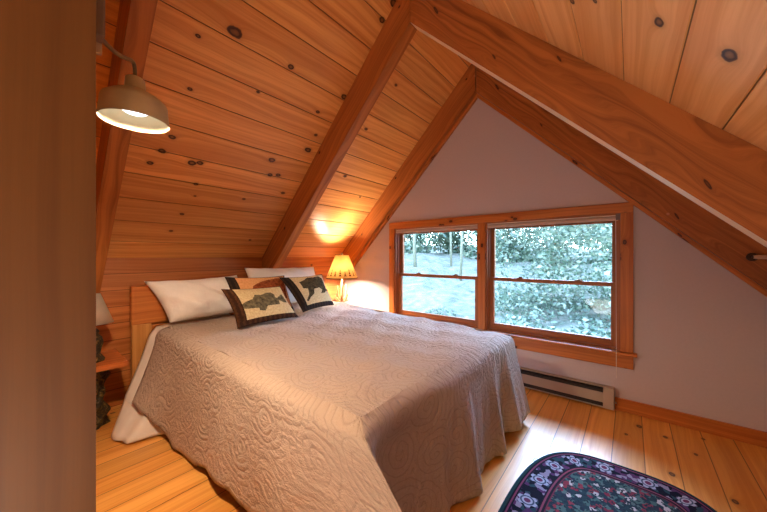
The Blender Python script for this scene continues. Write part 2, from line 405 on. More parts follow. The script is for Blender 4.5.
# ------------------------------------------------------------------ room geometry
XR = -1.2025                       # ridge
CL, CR = 3.185+H, .782+H           # board planes: z = x + CL on one side, z = -x + CR on the other
BL, BR = 2.85+H, .447+H            # rafter undersides
XKL, XKR = -3.2, .795              # knee walls
YB = -2.8
VL0 = (-1.871-XKL)*s2 - .1503*s2*20      # v measured up the slope from the knee wall line
VR0 = (XKR+.024)*s2 - .153*s2*20
def left_uv(y, x): return (y, (x-XKL)*s2)
def right_uv(y, x): return (y, (XKR-x)*s2)
def ray(px, py):
    f = 302.3; a = math.radians(39.2); F = Vector((-math.sin(a), math.cos(a), 0)); R = Vector((math.cos(a), math.sin(a), 0))
    return F + R*((px-383.5)/f) - Vector((0, 0, 1))*((py-256)/f)
def on_left(px, py):
    d = ray(px, py); t = (CL-H)/(d.z-d.x); return left_uv(d.y*t, d.x*t)
def on_right(px, py):
    d = ray(px, py); t = (CR-H)/(d.z+d.x); return right_uv(d.y*t, d.x*t)
KNOTS_LEFT = [on_left(a, b)+(r,) for a, b, r in [(235,32,.028),(291,67,.015),(198,36,.011),(190,89,.010),(258,92,.009),(172,137,.015),(162,151,.016),(150,163,.014),(192,163,.020),(200,163,.016),(196,184,.011),(244,199,.010),(195,196,.007),(182,214,.011),(171,231,.010),(158,268,.020),(171,279,.018),
    (272,160,.020),(270,175,.016),(278,175,.016),(318,112,.012),(316,135,.012),(308,150,.022),(382,20,.018),(394,3,.026),(344,97,.020),(396,85,.011),(366,129,.013),(345,176,.015),(221,269,.018),(294,262,.020),(283,193,.013),(110,155,.012),(360,197,.010),(250,240,.010)]]
KNOTS_RIGHT = [on_right(a, b)+(r,) for a, b, r in [(659,22,.016),(729,55,.022),(572,1,.012),(595,1,.009)]]

def build_room():
    # floor: one slab, boards in the material, running towards the gable
    mb = MB()
    x0, x1 = XKL-.1, XKR+.1
    mb.face([(x0,YB,0),(x1,YB,0),(x1,D+.1,0),(x0,D+.1,0)], [(YB,x0),(YB,x1),(D+.1,x1),(D+.1,x0)])
    mb.face([(x0,YB,-.1),(x0,D+.1,-.1),(x1,D+.1,-.1),(x1,YB,-.1)], [(YB,x0),(D,x0),(D,x1),(YB,x1)])
    for a, b in (((x0,YB),(x1,YB)),((x1,YB),(x1,D+.1)),((x1,D+.1),(x0,D+.1)),((x0,D+.1),(x0,YB))):
        mb.face([(a[0],a[1],-.1),(b[0],b[1],-.1),(b[0],b[1],0),(a[0],a[1],0)], [(0,0)]*4)
    struct('floor', mb, M['floor'])
    # sloping board ceilings with V joints
    def slope(name, side, x_low, mat, X0, pitch):
        mb = MB(); prof = []
        nx = -side / s2; nz = 1 / s2            # outward (up and away)
        lim = sorted((x_low, XR)); joints = [X0+pitch*k for k in range(-20, 30) if lim[0]+.01 < X0+pitch*k < lim[1]-.01]
        xs = []
        e = .0035
        for x in [lim[0]]+joints+[lim[1]]:
            if x in lim: xs.append((x, 0))
            else: xs += [(x-e, 0), (x, .007), (x+e, 0)]
        C = CL if side > 0 else CR
        def P(x, dd, y): return Vector((x+nx*dd, y, side*x+C+nz*dd))
        for (xa, da), (xb, db) in zip(xs, xs[1:]):
            uvf = left_uv if side > 0 else right_uv
            pts = [P(xa,da,YB),P(xb,db,YB),P(xb,db,D+.1),P(xa,da,D+.1)]; uvs = [uvf(YB,xa),uvf(YB,xb),uvf(D+.1,xb),uvf(D+.1,xa)]
            mb.face(pts[::-1], uvs[::-1])
        # roof deck behind the boards
        mb.face([P(lim[0]-.2*0,.04,YB),P(lim[1],.04,YB),P(lim[1],.04,D+.1),P(lim[0],.04,D+.1)], [(0,0)]*4)
        return struct(name, mb, mat)
    slope('ceiling', 1, XKL-.05, M['ceil_l'], -1.871, .1503)
    slope('ceiling', -1, XKR+.05, M['ceil_r'], -.024, .153)
    # knee walls
    zk = XKL+CL
    mb = MB(); mb.face([(XKL,D+.1,0),(XKL,YB,0),(XKL,YB,zk+.02),(XKL,D+.1,zk+.02)], [(D+.1,0),(YB,0),(YB,zk+.02),(D+.1,zk+.02)])
    mb.face([(XKL-.08,YB,0),(XKL-.08,D+.1,0),(XKL-.08,D+.1,zk),(XKL-.08,YB,zk)], [(0,0)]*4)
    struct('wall_left', mb, M['knee'])
    zk = -XKR+CR
    mb = MB(); mb.box((XKR,YB,0),(XKR+.08,D+.1,zk+.03)); struct('wall_right', mb, M['wall'])
    # gable wall with the window opening
    ox0, ox1, oz0, oz1 = WX0+.07, WX1-.07, WZ0, WZ1
    def gable(name, y0, y1, hole):
        mb = MB()
        zl = lambda x: min(x+CL, -x+CR)+.03
        xs = [XKL-.05, ox0, XR, ox1, XKR+.05]
        def quad(xa, xb, za, zb, y, flip):
            pts = [(xa,y,za[0]),(xb,y,za[1]),(xb,y,zb[1]),(xa,y,zb[0])]
            if flip: pts.reverse()
            mb.face(pts, [(p[0],p[2]) for p in pts])
        for y, fl in ((y0, False), (y1, True)):
            for xa, xb in zip(xs, xs[1:]):
                if hole and xa >= ox0-1e-6 and xb <= ox1+1e-6:
                    quad(xa, xb, (0,0), (oz0,oz0), y, fl); quad(xa, xb, (oz1,oz1), (zl(xa),zl(xb)), y, fl)
                else: quad(xa, xb, (0,0), (zl(xa),zl(xb)), y, fl)
        if hole:
            for a, b in (((ox0,oz0),(ox1,oz0)),((ox1,oz0),(ox1,oz1)),((ox1,oz1),(ox0,oz1)),((ox0,oz1),(ox0,oz0))):
                mb.face([(a[0],y0,a[1]),(b[0],y0,b[1]),(b[0],y1,b[1]),(a[0],y1,a[1])], [(0,0)]*4)
        return struct(name, mb, M['wall'])
    gable('wall_back', D, D+.16, True)
    gable('wall_front', YB-.1, YB, False)
    # board stub by the doorway, very close to the camera
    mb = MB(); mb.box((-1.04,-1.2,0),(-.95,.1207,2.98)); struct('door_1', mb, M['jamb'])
    # baseboard along the gable wall, right of the heater
    mb = MB(); mb.box((HX1+.002, D-.018, 0),(XKR, D, .098)); struct('baseboard_back', mb, M['trim'], bevel=.003)

WX0, WX1 = -2.341, .02             # outer edges of the window casing
WZ0, WZ1 = H-.74, H+.335           # opening
HX1 = -.095

def build_rafters():
    # a rafter is a skewed box following the slope
    def rafter(side, y0, y1, xa, xb, label, mat, under=None, extra=()):
        Cb, Ct = (BL, CL) if side > 0 else (BR, CR)
        root = MB()
        L = abs(xb-xa)*s2
        def P(x, c, y): return Vector((x, y, side*x+c))
        # cut ends plumb; depth is measured straight up
        a = [P(xa,Cb,y0),P(xb,Cb,y0),P(xb,Ct-.001,y0),P(xa,Ct-.001,y0)]; b = [P(xa,Cb,y1),P(xb,Cb,y1),P(xb,Ct-.001,y1),P(xa,Ct-.001,y1)]
        dp = (Ct-Cb)/s2; w = y1-y0
        sh = dp
        uvs = [(0,0),(L,0),(L+sh,dp),(sh,dp)]
        root.face(a if side > 0 else a[::1], uvs); root.face(b[::-1], uvs[::-1])
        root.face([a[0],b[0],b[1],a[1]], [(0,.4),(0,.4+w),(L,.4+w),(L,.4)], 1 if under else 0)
        root.face([a[3],a[2],b[2],b[3]], [(0,.4),(L,.4),(L,.4+w),(0,.4+w)])
        root.face([a[0],a[3],b[3],b[0]], [(0,0)]*4); root.face([a[1],b[1],b[2],a[2]], [(0,0)]*4)
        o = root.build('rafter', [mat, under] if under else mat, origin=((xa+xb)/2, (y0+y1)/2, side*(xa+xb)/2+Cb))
        bm = bmesh.new(); bm.from_mesh(o.data); bmesh.ops.remove_doubles(bm, verts=bm.verts, dist=1e-4); bmesh.ops.recalc_face_normals(bm, faces=bm.faces); bm.to_mesh(o.data); bm.free()
        tag(o, label, 'rafter', 'exposed roof rafters'); return o
    lo = XKL+.002
    rafter(1, .332, .42, lo, XR-.002, 'brown timber rafter behind the galvanised barn lamp', M['beam'])
    rafter(1, 1.768, 1.862, lo, XR-.002, 'brown timber rafter rising over the middle of the bed to the ridge', M['beam'])
    gl = rafter(1, 2.925, 2.999, lo, XR-.002, 'brown timber rafter against the gable wall above the lit table lamp', M['beam'])
    rafter(-1, 1.768, 1.862, XR+.002, XKR-.002, 'deep brown timber rafter with an underside edge coloured as window-lit crossing the pale board slope', M['beam_shaded'], M['beam_under_lit'])
    gr = rafter(-1, 2.925, 2.999, XR+.012, XKR-.002, 'brown timber rafter against the gable wall ending by the cream rod', M['beam_shaded'])
    # pegs in the gable pair
    for px, py, par in ((475,76,gl),(668,214,gr)):
        d = ray(px, py); p = d*(2.925/d.y) + Vector((0,0,H))
        mb = MB(); mb.lathe([(.009,-.004),(.009,.004),(.005,.006)], 12, p, axis=(0,-1,0)); mb.build('peg', M['peg'], par, origin=p)
    # narrow trim strip closing the joint between gable rafters and wall
    for side, xa, xb, C in ((1, lo, XR, BL), (-1, XR, XKR-.002, BR)):
        mb = MB()
        q = [(xa, side*xa+C-.04),(xb, side*xb+C-.04),(xb, side*xb+C+.0),(xa, side*xa+C+.0)]
        y0, y1 = 2.975, 2.999
        mb.face([(x,y0,z) for x,z in q], [(0,0),(2,0),(2,.04),(0,.04)]); mb.face([(q[1][0],y0,q[1][1]),(q[0][0],y0,q[0][1]),(q[0][0],y1,q[0][1]),(q[1][0],y1,q[1][1])], [(2,0),(0,0),(0,.03),(2,.03)])
        o = struct('trim_1' if side > 0 else 'trim_2', mb, M['trim'], solid=0)

def build_window():
    y0 = D-.022
    CW = .078
    def trim(n, lo, hi): 
        mb = MB(); mb.box(lo, hi); return struct(n, mb, M['trim'], bevel=.004)
    zt = WZ1+CW; zb = H-.867
    trim('trim_3', (WX0, y0, WZ1), (WX1, D, zt))                          # head casing
    trim('trim_4', (WX0, y0, WZ0), (WX0+CW, D, WZ1))                      # left casing
    trim('trim_5', (WX1-CW, y0, WZ0), (WX1, D, WZ1))                      # right casing
    trim('trim_6', (WX0, y0, zb), (WX1, D, WZ0-.022))                     # apron
    trim('trim_7', (WX0-.02, D-.055, WZ0-.022), (WX1+.022, D+.02, WZ0))   # stool
    cx = -1.158
    trim('trim_8', (cx-.036, y0+.004, WZ0), (cx+.036, D+.10, WZ1))        # mullion
    for n, xa, xb in ((1, WX0+CW, cx-.036), (2, cx+.036, WX1-CW)):
        w = empty('window_%d' % n, ((xa+xb)/2, D+.08, WZ0)); w['kind'] = 'structure'
        # jambs
        mb = MB(); mb.box((xa-.012, D-.002, WZ0), (xa+.014, D+.15, WZ1)); mb.box((xb-.014, D-.002, WZ0), (xb+.012, D+.15, WZ1))
        mb.box((xa, D-.002, WZ1-.012), (xb, D+.15, WZ1+.008)); mb.box((xa, D+.018, WZ0-.02), (xb, D+.19, WZ0+.012))
        for xx in (xa+.014, xb-.026): mb.box((xx, D+.03, WZ0+.012), (xx+.012, D+.045, WZ1-.012))
        mb.build('jamb', M['sash'], w, bevel=.002)
        ia, ib = xa+.016, xb-.016; zm = H-.235
        def sash(nm, yA, yB, za, zb_, rb, rt, st):
            m = MB()
            m.box((ia, yA, za), (ia+st, yB, zb_)); m.box((ib-st, yA, za), (ib, yB, zb_))
            m.box((ia+st, yA, za), (ib-st, yB, za+rb)); m.box((ia+st, yA, zb_-rt), (ib-st, yB, zb_))
            s = m.build(nm, M['sash'], w, bevel=.002)
            gm = MB(); ym = (yA+yB)/2; gm.box((ia+st-.004, ym-.002, za+rb-.004), (ib-st+.004, ym+.002, zb_-rt+.004)); gm.build('pane', M['glass'], s)
            return s
        sash('upper_sash', D+.088, D+.122, zm-.012, WZ1-.014, .03, .05, .04)
        ls = sash('lower_sash', D+.05, D+.084, WZ0+.014, zm+.022, .055, .034, .046)
        for fx in (.28, .74):
            m = MB(); xx = ia+(ib-ia)*fx; m.lathe([(.016,0),(.016,.006),(.008,.012)], 14, (xx, D+.066, zm+.022)); m.box((xx-.03, D+.058, zm+.022), (xx+.03, D+.074, zm+.028)); m.box((xx-.004, D+.045, zm+.03), (xx+.03, D+.058, zm+.038))
            m.build('sash_lock', M['lock'], ls)
        # rolled blind under the head
        b = empty('roller_blind', ((xa+xb)/2, D+.02, WZ1-.05), 'rolled-up pale blind at the top of the %s window' % ('narrow-looking window nearest the lit lamp,' if n == 1 else 'window with the hanging white pull cord,'), 'window blind', 'rolled-up window blinds')
        b['label'] = ('rolled-up pale blind over the window pane nearer the lit table lamp' if n == 1 else 'rolled-up pale blind with a white cord over the window pane nearer the heater end')
        m = MB(); m.box((xa+.004, D+.002, WZ1-.018), (xb-.004, D+.04, WZ1-.001)); m.build('headrail', M['blind_rail'], b, bevel=.002)
        m = MB(); pr = [(.017*math.cos(t), .017*math.sin(t)) for t in [k*math.pi/10 for k in range(20)]]
        P = [[(xx, D+.021+a, WZ1-.037+c*1.1) for a, c in pr+[pr[0]]] for xx in (xa+.006, xb-.006)]
        m.grid(P, [[(k*.01, xx[0][0]) for k in range(21)] for xx in P]); m.build('fabric_roll', M['blind'], b, smooth=True)
        if n == 2:
            m = MB(); px = xb-.03
            pts = [(px, D-.002, WZ1-.04), (px+.002, D-.008, WZ1-.4), (px+.004, D-.012, WZ1-.8), (px+.006, D-.062, WZ0+.01), (px+.006, D-.066, WZ0-.2), (px+.006, D-.066, .27)]
            m.tube(pts, .0022, 6); m.build('pull_cord', M['cord'], b)
            m = MB(); m.box((xb-.03, D-.004, WZ1-.052), (xb+.002, D+.046, WZ1-.002)); m.build('end_bracket', M['plate_grey'], b, bevel=.002)
    # ---- baseboard heater under the window
    h = empty('baseboard_heater', ((-2.3+HX1)/2, D-.035, 0), 'long low beige electric baseboard heater on the floor beneath the window', 'heater')
    ya, yb = D-.065, D-.001; xa = -2.3
    m = MB(); m.box((xa, ya, .052), (HX1-.07, ya+.006, .130)); m.box((xa, yb-.006, .012), (HX1-.07, yb, .172)); m.box((xa, ya, .012), (HX1-.07, ya+.004, .022)); 
    m.box((xa, ya+.022, .166), (HX1-.07, yb, .172))
    m.build('front_cover', M['beige_metal'], h, bevel=.0015)
    m = MB(); m.box((xa+.004, ya+.010, .018), (HX1-.072, yb-.007, .150)); m.build('slot_shade_box', M['dark_slot'], h)  # near-black box, its colour standing in for the shade inside the slots
    m = MB(); m.box((HX1-.07, ya-.002, .01), (HX1, yb, .174)); m.build('end_cap', M['beige_metal'], h, bevel=.003)
    m = MB(); m.box((xa-.06, ya-.002, .01), (xa, yb, .174)); m.build('end_cap', M['beige_metal'], h, bevel=.003)
    m = MB(); m.lathe([(.008,0),(.008,.012),(.005,.014)], 12, (HX1, D-.03, .06), axis=(1,0,0)); m.build('knob', M['bracket'], h, smooth=False)
    # cream rod end on the gable rafter
    d = ray(752, 257); p = d*(2.925/d.y)+Vector((0,0,H))
    r = empty('wall_rod', p, 'short cream rod in a dark bracket fixed to the gable rafter', 'rod')
    m = MB(); m.lathe([(.026,-.012),(.026,.006),(.018,.010)], 16, p+Vector((0,-.004,0)), axis=(0,-1,0)); m.build('bracket', M['rod_dark'], r, smooth=False)
    m = MB(); m.tube([p+Vector((.0,-.03,0)), p+Vector((.012,-.03,0)), p+Vector((.13,-.03,0)), p+Vector((.138,-.03,0))], [.010,.0135,.0135,.010], 14); m.build('rod', M['rod'], r, smooth=True)
    m = MB(); m.lathe([(.007,0),(.007,.03)], 10, p+Vector((.0,-.004,0)), axis=(0,-1,0)); m.build('stub', M['rod_dark'], r)

# ------------------------------------------------------------------ bed
BX0, BX1, BY0, BY1 = -3.0, -.66, .70, 2.34      # head, foot, near, far edge
def ztop(x, y):
    t = min(1, max(0, (x-BX0)/(BX1-BX0)))
    return H-.57 + .080*(1-t)*max(0, (y-BY0)/(BY1-BY0)) + .006*math.sin(x*5.1+y*2)*math.sin(y*4.3)
def build_bed():
    zt = H-.57
    bed = empty('bed', (-1.83, 1.52, 0), 'wide wooden bed with a plain plank headboard against the board knee wall', 'bed')
    boxobj('headboard_panel', (-3.075, .585, H-.545), (-3.015, 2.43, H-.24), M['headboard'], bed, .006)
    for y in (.59, 2.30): boxobj('headboard_post', (-3.07, y, 0), (-3.02, y+.125, H-.545), M['post'], bed, .005)
    m = MB(); m.box((-3.06, .715, H-.87), (-3.03, 2.30, H-.565)); m.build('headboard_infill', M['headboard'], bed, bevel=.003)
    boxobj('side_rail', (-3.02, .82, .20), (-.96, .86, .36), M['bedframe'], bed); boxobj('side_rail', (-3.02, 2.18, .20), (-.96, 2.22, .36), M['bedframe'], bed)
    boxobj('foot_rail', (-.96, .82, .20), (-.92, 2.22, .36), M['bedframe'], bed)
    for x in (-1.02, -2.0): 
        for y in (.82, 2.15): boxobj('leg', (x, y, 0), (x+.07, y+.07, .2), M['bedframe'], bed)
    boxobj('mattress', (-3.0, .78, .36), (-.90, 2.26, H-.63), M['mattress'], bed, .04)

def build_quilt():
    # quilt outline, clockwise from the head on the near side round the foot to the head on the far side
    q = tag(bpy.data.objects.new('quilt', None), None) if False else None
    xh = -2.86
    near = [(xh+(BX1-xh)*i/70, BY0) for i in range(71)]
    foot = [(BX1, BY0+(BY1-BY0)*i/90) for i in range(1, 91)]
    far = [(BX1-(BX1-xh)*i/70, BY1) for i in range(1, 71)]
    P = near+foot+far
    kind = ['n']*71+['f']*89+['a']*71
    R = .075
    rows = 26
    S = 0; arc = [0]
    for a, b in zip(P, P[1:]): S += math.dist(a, b); arc.append(S)
    mb = MB()
    rngs = random.Random(5)
    ph = [rngs.uniform(0, 6.28) for _ in range(12)]
    def fold(s, t):
        return (math.sin(s*13+ph[0]+.8*math.sin(s*3))*.55+math.sin(s*23+ph[1])*.3+math.sin(s*41+ph[2])*.12)*t
    def hem(i):
        x, y = P[i]; k = kind[i]
        if k == 'n':
            # lifts towards the head, where the sheet shows below it
            a = (x-xh)
            z = .05+.03*math.sin(a*6)
            if a < .55: z += .14*(1-a/.55)**1.0
            return z
        if k == 'f':
            t = (y-BY0)/(BY1-BY0); return .015+.05*max(0, t-.55)/.45+.010*math.sin(y*9)
        return .05
    Sk = []; UVs = []
    for t_i in range(rows+1):
        t = t_i/rows; row = []; uvr = []
        for i, (x, y) in enumerate(P):
            k = kind[i]; zt = ztop(x, y); hz = hem(i); drop = (zt-hz)
            dd = drop*t
            if k == 'n': n = Vector((0,-1,0))
            elif k == 'f': n = Vector((1,0,0))
            else: n = Vector((0,1,0))
            # rounded shoulder, then a slightly flared fall
            z = zt-dd
            w_ = math.sin(math.acos(max(-1, min(1, 1-dd/R)))) if dd < R else 1.0
            bx = min(x, BX1-R); by = min(max(y, BY0+R), BY1-R)
            z = ztop(bx, by)*(1-min(1, dd/.3))+ztop(x, y)*min(1, dd/.3)-dd
            tt = max(0, (dd-R)/(drop-R))
            p = Vector((bx+(x-bx)*w_, by+(y-by)*w_, z))
            if k == 'n':
                a = BX1-x
                h_ = max(0, 1-(x-xh)/.75)
                p += n*(.03*tt + .020*tt*fold(arc[i], 1) + .03*tt*math.exp(-((a-1.2)/.5)**2) + .17*h_*tt**1.3)
                p.x += .20*max(0, 1-(x-xh)/.5)*tt**1.3
                # hanging corner: the side panel runs on past the foot
                c = max(0, 1-a/.62); c = c*c*(3-2*c)
                ext = 1.15*max(0, dd-.008) if dd < .2 else 1.15*.192+.40*(dd-.2)
                p.x += c*ext
                p.y += -.02*c*tt + .045*math.sin(a*22)*tt*c*(1-c)*1.6
            elif k == 'f':
                yy = y-BY0
                c = max(0, 1-yy/.16); 
                ext = 1.15*max(0, dd-.008) if dd < .2 else 1.15*.192+.40*(dd-.2)
                p.x += ext*max(0, 1-yy/.055) if yy < .055 else -.10*min(1, dd/.2)*math.sin(min(1, (yy-.055)/.55)**.7*math.pi)
                w = min(1, max(0, (yy-.12)/.35))
                p += n*(.045*tt*w + w*(.034+.02*w)*tt*fold(arc[i]*1.25, 1) - .035*tt*(1-w)*(1 if yy > .05 else 0))
                e = max(0, 1-(BY1-y)/.45)
                p += Vector((.07*e*e*tt, .05*e*e*tt, 0))
            else:
                e = max(0, 1-(BX1-x)/.4)
                p += n*(.03*tt+.02*tt*fold(arc[i], 1)) + Vector((.06*e*e*tt, .02*e*tt, 0))
            row.append(p)
            uvr.append(((x, y-dd) if k == 'n' else (x+dd, y) if k == 'f' else (x, y+dd)))
        Sk.append(row); UVs.append(uvr)
    mb.grid([list(r) for r in zip(*Sk)], [list(r) for r in zip(*UVs)])
    # top: a grid strung between the near, foot and far edges
    nx, ny = 71, 91
    ftop = [Sk[0][70]]+[Sk[0][70+j] for j in range(1, 90)]+[Sk[0][160]]
    T = []; TU = []
    for i in range(nx):
        A = Sk[0][i]; B = Sk[0][len(P)-1-i]; row = []; uvr = []
        for j in range(ny):
            f = j/(ny-1); fy = (ftop[j].y-ftop[0].y)/(ftop[-1].y-ftop[0].y)
            x = A.x+(B.x-A.x)*f; y = A.y+(B.y-A.y)*fy
            e = min(1, min(i, 6)/1.0, j/6, (ny-1-j)/6, (nx-1-i)/6)
            z = ztop(x, y) + (.007*math.sin(x*19+y*7)+.006*math.sin(y*23-x*5)+.004*math.sin(x*31+y*17))*e
            row.append(Vector((x, y, z))); uvr.append((x, y))
        T.append(row); TU.append(uvr)
    mb.grid(T, TU)
    o = mb.build('quilt', M['quilt'], smooth=True, origin=(-1.8, 1.52, .03), merge=.0008)
    bm = bmesh.new(); bm.from_mesh(o.data); bmesh.ops.recalc_face_normals(bm, faces=bm.faces)
    for e in bm.edges:
        if len(e.link_faces) == 2 and e.calc_face_angle() > .95: e.smooth = False
    bm.to_mesh(o.data); bm.free()
    md = o.modifiers.new('thickness', 'SOLIDIFY'); md.thickness = .008; md.offset = -1
    tag(o, 'beige quilted bedspread with swirl stitching draped over the bed to the floor', 'quilt')
    # white sheet showing at the head, its side hanging to the floor
    mb = MB(); nI, nJ = 40, 44; xh = -2.86; G = []; U = []
    for i in range(nI+1):
        s = i/nI; x = -2.985+.80*s; row = []; uv = []
        for j in range(nJ+1):
            t = j/nJ
            lift = .03*max(0, 1-(x-BX0)/.16)
            if t < .3:                              # lying on top
                y = 1.3-(1.3-BY0-.03)*(t/.3); p = Vector((x, y, ztop(x, y)-.034+lift))
            else:
                q_ = (t-.3)/.7; zt_ = ztop(x, BY0)-.034+lift; z = zt_-(zt_-.012)*q_
                h_ = max(0, 1-(x-xh)/.75); tq = min(1, q_*(zt_-.012)/(zt_-.20)); over = max(0, q_-.72)/.28*max(0, min(1, (.66-s)/.22))
                y = BY0+.03-.03*math.sin(min(1, q_*8)*math.pi/2) - (.17*min(1, h_)*tq**1.3+.03*tq-.05*min(1, s*7)*(1-over)-.004) - .085*over*min(1, h_*1.4) - .008*math.sin(s*19)*q_
                p = Vector((x+.20*max(0, min(1, 1-(x-xh)/.5))*tq**1.3+.10*over*(1-s), y, z))
            row.append(p); uv.append((x, t))
        G.append(row); U.append(uv)
    mb.grid(G, U); o = mb.build('bed_sheet', M['white_linen'], smooth=True, origin=(-2.7, .6, .01), solid=.004)
    tag(o, 'white bed sheet hanging to the floor beside the headboard post', 'bed sheet')

def pillow(name, c, th, mats, label, cat, group, region=None, nu=40, nv=30, back=.7, pinch=.04, sag=0.0, wr=0.0, pw=.55):
    """c = TL, TR, BR, BL world corners; region(u, v) gives the material slot of the front"""
    TL, TR, BR_, BL_ = [Vector(p) for p in c]
    nrm = (TR-TL).cross(BL_-TL).normalized()
    if nrm.dot(Vector((0, 0, H))-(TL+BR_)/2) < 0: nrm.negate()
    W = (TR-TL).length; Hh = (BL_-TL).length
    rg = random.Random(hash(label) % 1000)
    a1, a2, a3 = 1.3, 2.1, .7
    def pos(u, v, side):
        # sides bow inwards a little so corners stand out
        uu = u + (0.5-u)*pinch*(1-(2*v-1)**2)*2; vv = v + (0.5-v)*pinch*(1-(2*u-1)**2)*2
        p = (TL*(1-uu)+TR*uu)*vv + (BL_*(1-uu)+BR_*uu)*(1-vv)
        e = max(0, (1-abs(2*u-1)**2.6)*(1-abs(2*v-1)**2.6))**pw
        k = th*e*(1 if side > 0 else -back)
        if wr:
            k += wr*e*(math.sin(u*17+v*9+a1)*.4+math.sin(u*7-v*13+a2)*.4+math.sin(u*29+v*21+a3)*.2)*(1 if side > 0 else 0)
        p = p + nrm*k
        p.z -= sag*(1-(2*u-1)**2)*v
        return p
    mb = MB()
    for side in (1, -1):
        G = [[pos(i/nu, j/nv, side) for j in range(nv+1)] for i in range(nu+1)]
        U = [[(i/nu*W, j/nv*Hh) for j in range(nv+1)] for i in range(nu+1)]
        mb.grid(G, U, (lambda i, j: region((i+.5)/nu, (j+.5)/nv)) if (region and side > 0) else ((lambda i, j: 1) if region else None))
    o = mb.build(name, mats, smooth=True, origin=(BL_+BR_)/2, merge=.0005)
    bm = bmesh.new(); bm.from_mesh(o.data); bmesh.ops.recalc_face_normals(bm, faces=bm.faces); bm.to_mesh(o.data); bm.free()
    return tag(o, label, cat, group)

def inpoly(u, v, poly):
    r = False; j = len(poly)-1
    for i in range(len(poly)):
        xi, yi = poly[i]; xj, yj = poly[j]
        if (yi > v) != (yj > v) and u < (xj-xi)*(v-yi)/(yj-yi)+xi: r = not r
        j = i
    return r
def to_uv(pts, TL, TR, BL_):
    ux, uy = TR[0]-TL[0], TR[1]-TL[1]; vx, vy = BL_[0]-TL[0], BL_[1]-TL[1]; det = ux*vy-uy*vx; o = []
    for x, y in pts:
        dx, dy = x-TL[0], y-TL[1]
        o.append(((dx*vy-dy*vx)/det, 1-(ux*dy-uy*dx)/det))
    return o
def W3(p): return (p[0], p[1], p[2]+H)
def build_pillows():
    pillow('pillow', [W3((-2.985,.655,-.20)), W3((-2.97,1.38,-.185)), W3((-2.76,1.44,-.515)), W3((-2.80,.78,-.53))], .12, M['pillow_linen'], 'plump white pillow leaning on the plank headboard beside the exposed headboard end', 'pillow', 'white bed pillows', wr=.022, pinch=.03, sag=.012)
    pillow('pillow', [W3((-2.90,1.42,-.115)), W3((-2.84,2.20,-.125)), W3((-2.70,2.26,-.485)), W3((-2.72,1.42,-.505))], .10, M['pillow_linen'], 'white pillow standing behind the bear cushion, nearest the lit table lamp', 'pillow', 'white bed pillows', wr=.022, pinch=.03)
    fish = to_uv([(170,245),(215,215),(270,190),(290,150),(340,152),(385,130),(425,125),(455,145),(465,178),(480,182),(530,140),(560,180),(578,222),(545,225),(495,205),(500,245),(455,250),(390,255),(372,300),(325,292),(320,272),(220,272),(185,262)], (5,125),(520,75),(130,470))
    fin = to_uv([(270,200),(420,150),(425,165),(290,215)], (5,125),(520,75),(130,470))
    bear = to_uv([(205,205),(240,185),(265,155),(310,158),(350,150),(390,180),(420,240),(440,290),(480,300),(478,315),(440,310),(430,330),(390,335),(400,300),(370,275),(325,285),(328,330),(300,360),(285,390),(268,382),(285,330),(272,275),(235,268),(222,235)], (65,125),(400,112),(245,490))
    def grow(poly, k, cu, cv): 
        mu = sum(p[0] for p in poly)/len(poly); mv = sum(p[1] for p in poly)/len(poly)
        return [((p[0]-mu)*k+cu, (p[1]-mv)*k+cv) for p in poly]
    fish = grow(fish, 1.1, .56, .54); bear = grow(bear, 1.14, .60, .56)
    beast = [(.30,.62),(.34,.74),(.42,.80),(.52,.86),(.66,.90),(.82,.93),(.93,.9),(.96,.70),(.93,.35),(.86,.34),(.86,.55),(.72,.62),(.56,.60),(.54,.35),(.46,.35),(.45,.60),(.38,.66),(.33,.58)]
    def reg(motif, lb=.14, bb=.13):
        def f(u, v):
            if u < lb or v < bb or u > .975 or v > .97: return 1
            if inpoly(u, v, motif): return 2
            return 0
        return f
    pillow('cushion', [W3((-2.56,1.09,-.170)), W3((-2.56,1.64,-.185)), W3((-2.42,1.66,-.515)), W3((-2.42,1.12,-.525))], .05, [M['cush_peach'], M['cush_dark'], M['rust']], 'peach cushion with a rust-brown animal, half hidden behind the fish cushion', 'cushion', 'animal tapestry cushions', reg(beast, .13), 110, 80)
    pillow('cushion', [W3((-2.40,.995,-.250)), W3((-2.42,1.510,-.268)), W3((-2.235,1.573,-.530)), W3((-2.253,1.050,-.54))], .05, [M['cush_beige'], M['cush_brown'], M['fish']], 'beige tapestry cushion with a grey-brown fish and brown border', 'cushion', 'animal tapestry cushions', reg(fish), 160, 110)
    pillow('cushion', [W3((-2.50,1.545,-.195)), W3((-2.50,2.045,-.190)), W3((-2.36,2.095,-.505)), W3((-2.323,1.681,-.518))], .05, [M['cush_beige'], M['cush_dark'], M['bear']], 'beige tapestry cushion with a dark bear and dark border', 'cushion', 'animal tapestry cushions', reg(bear, .16, .12), 150, 110)

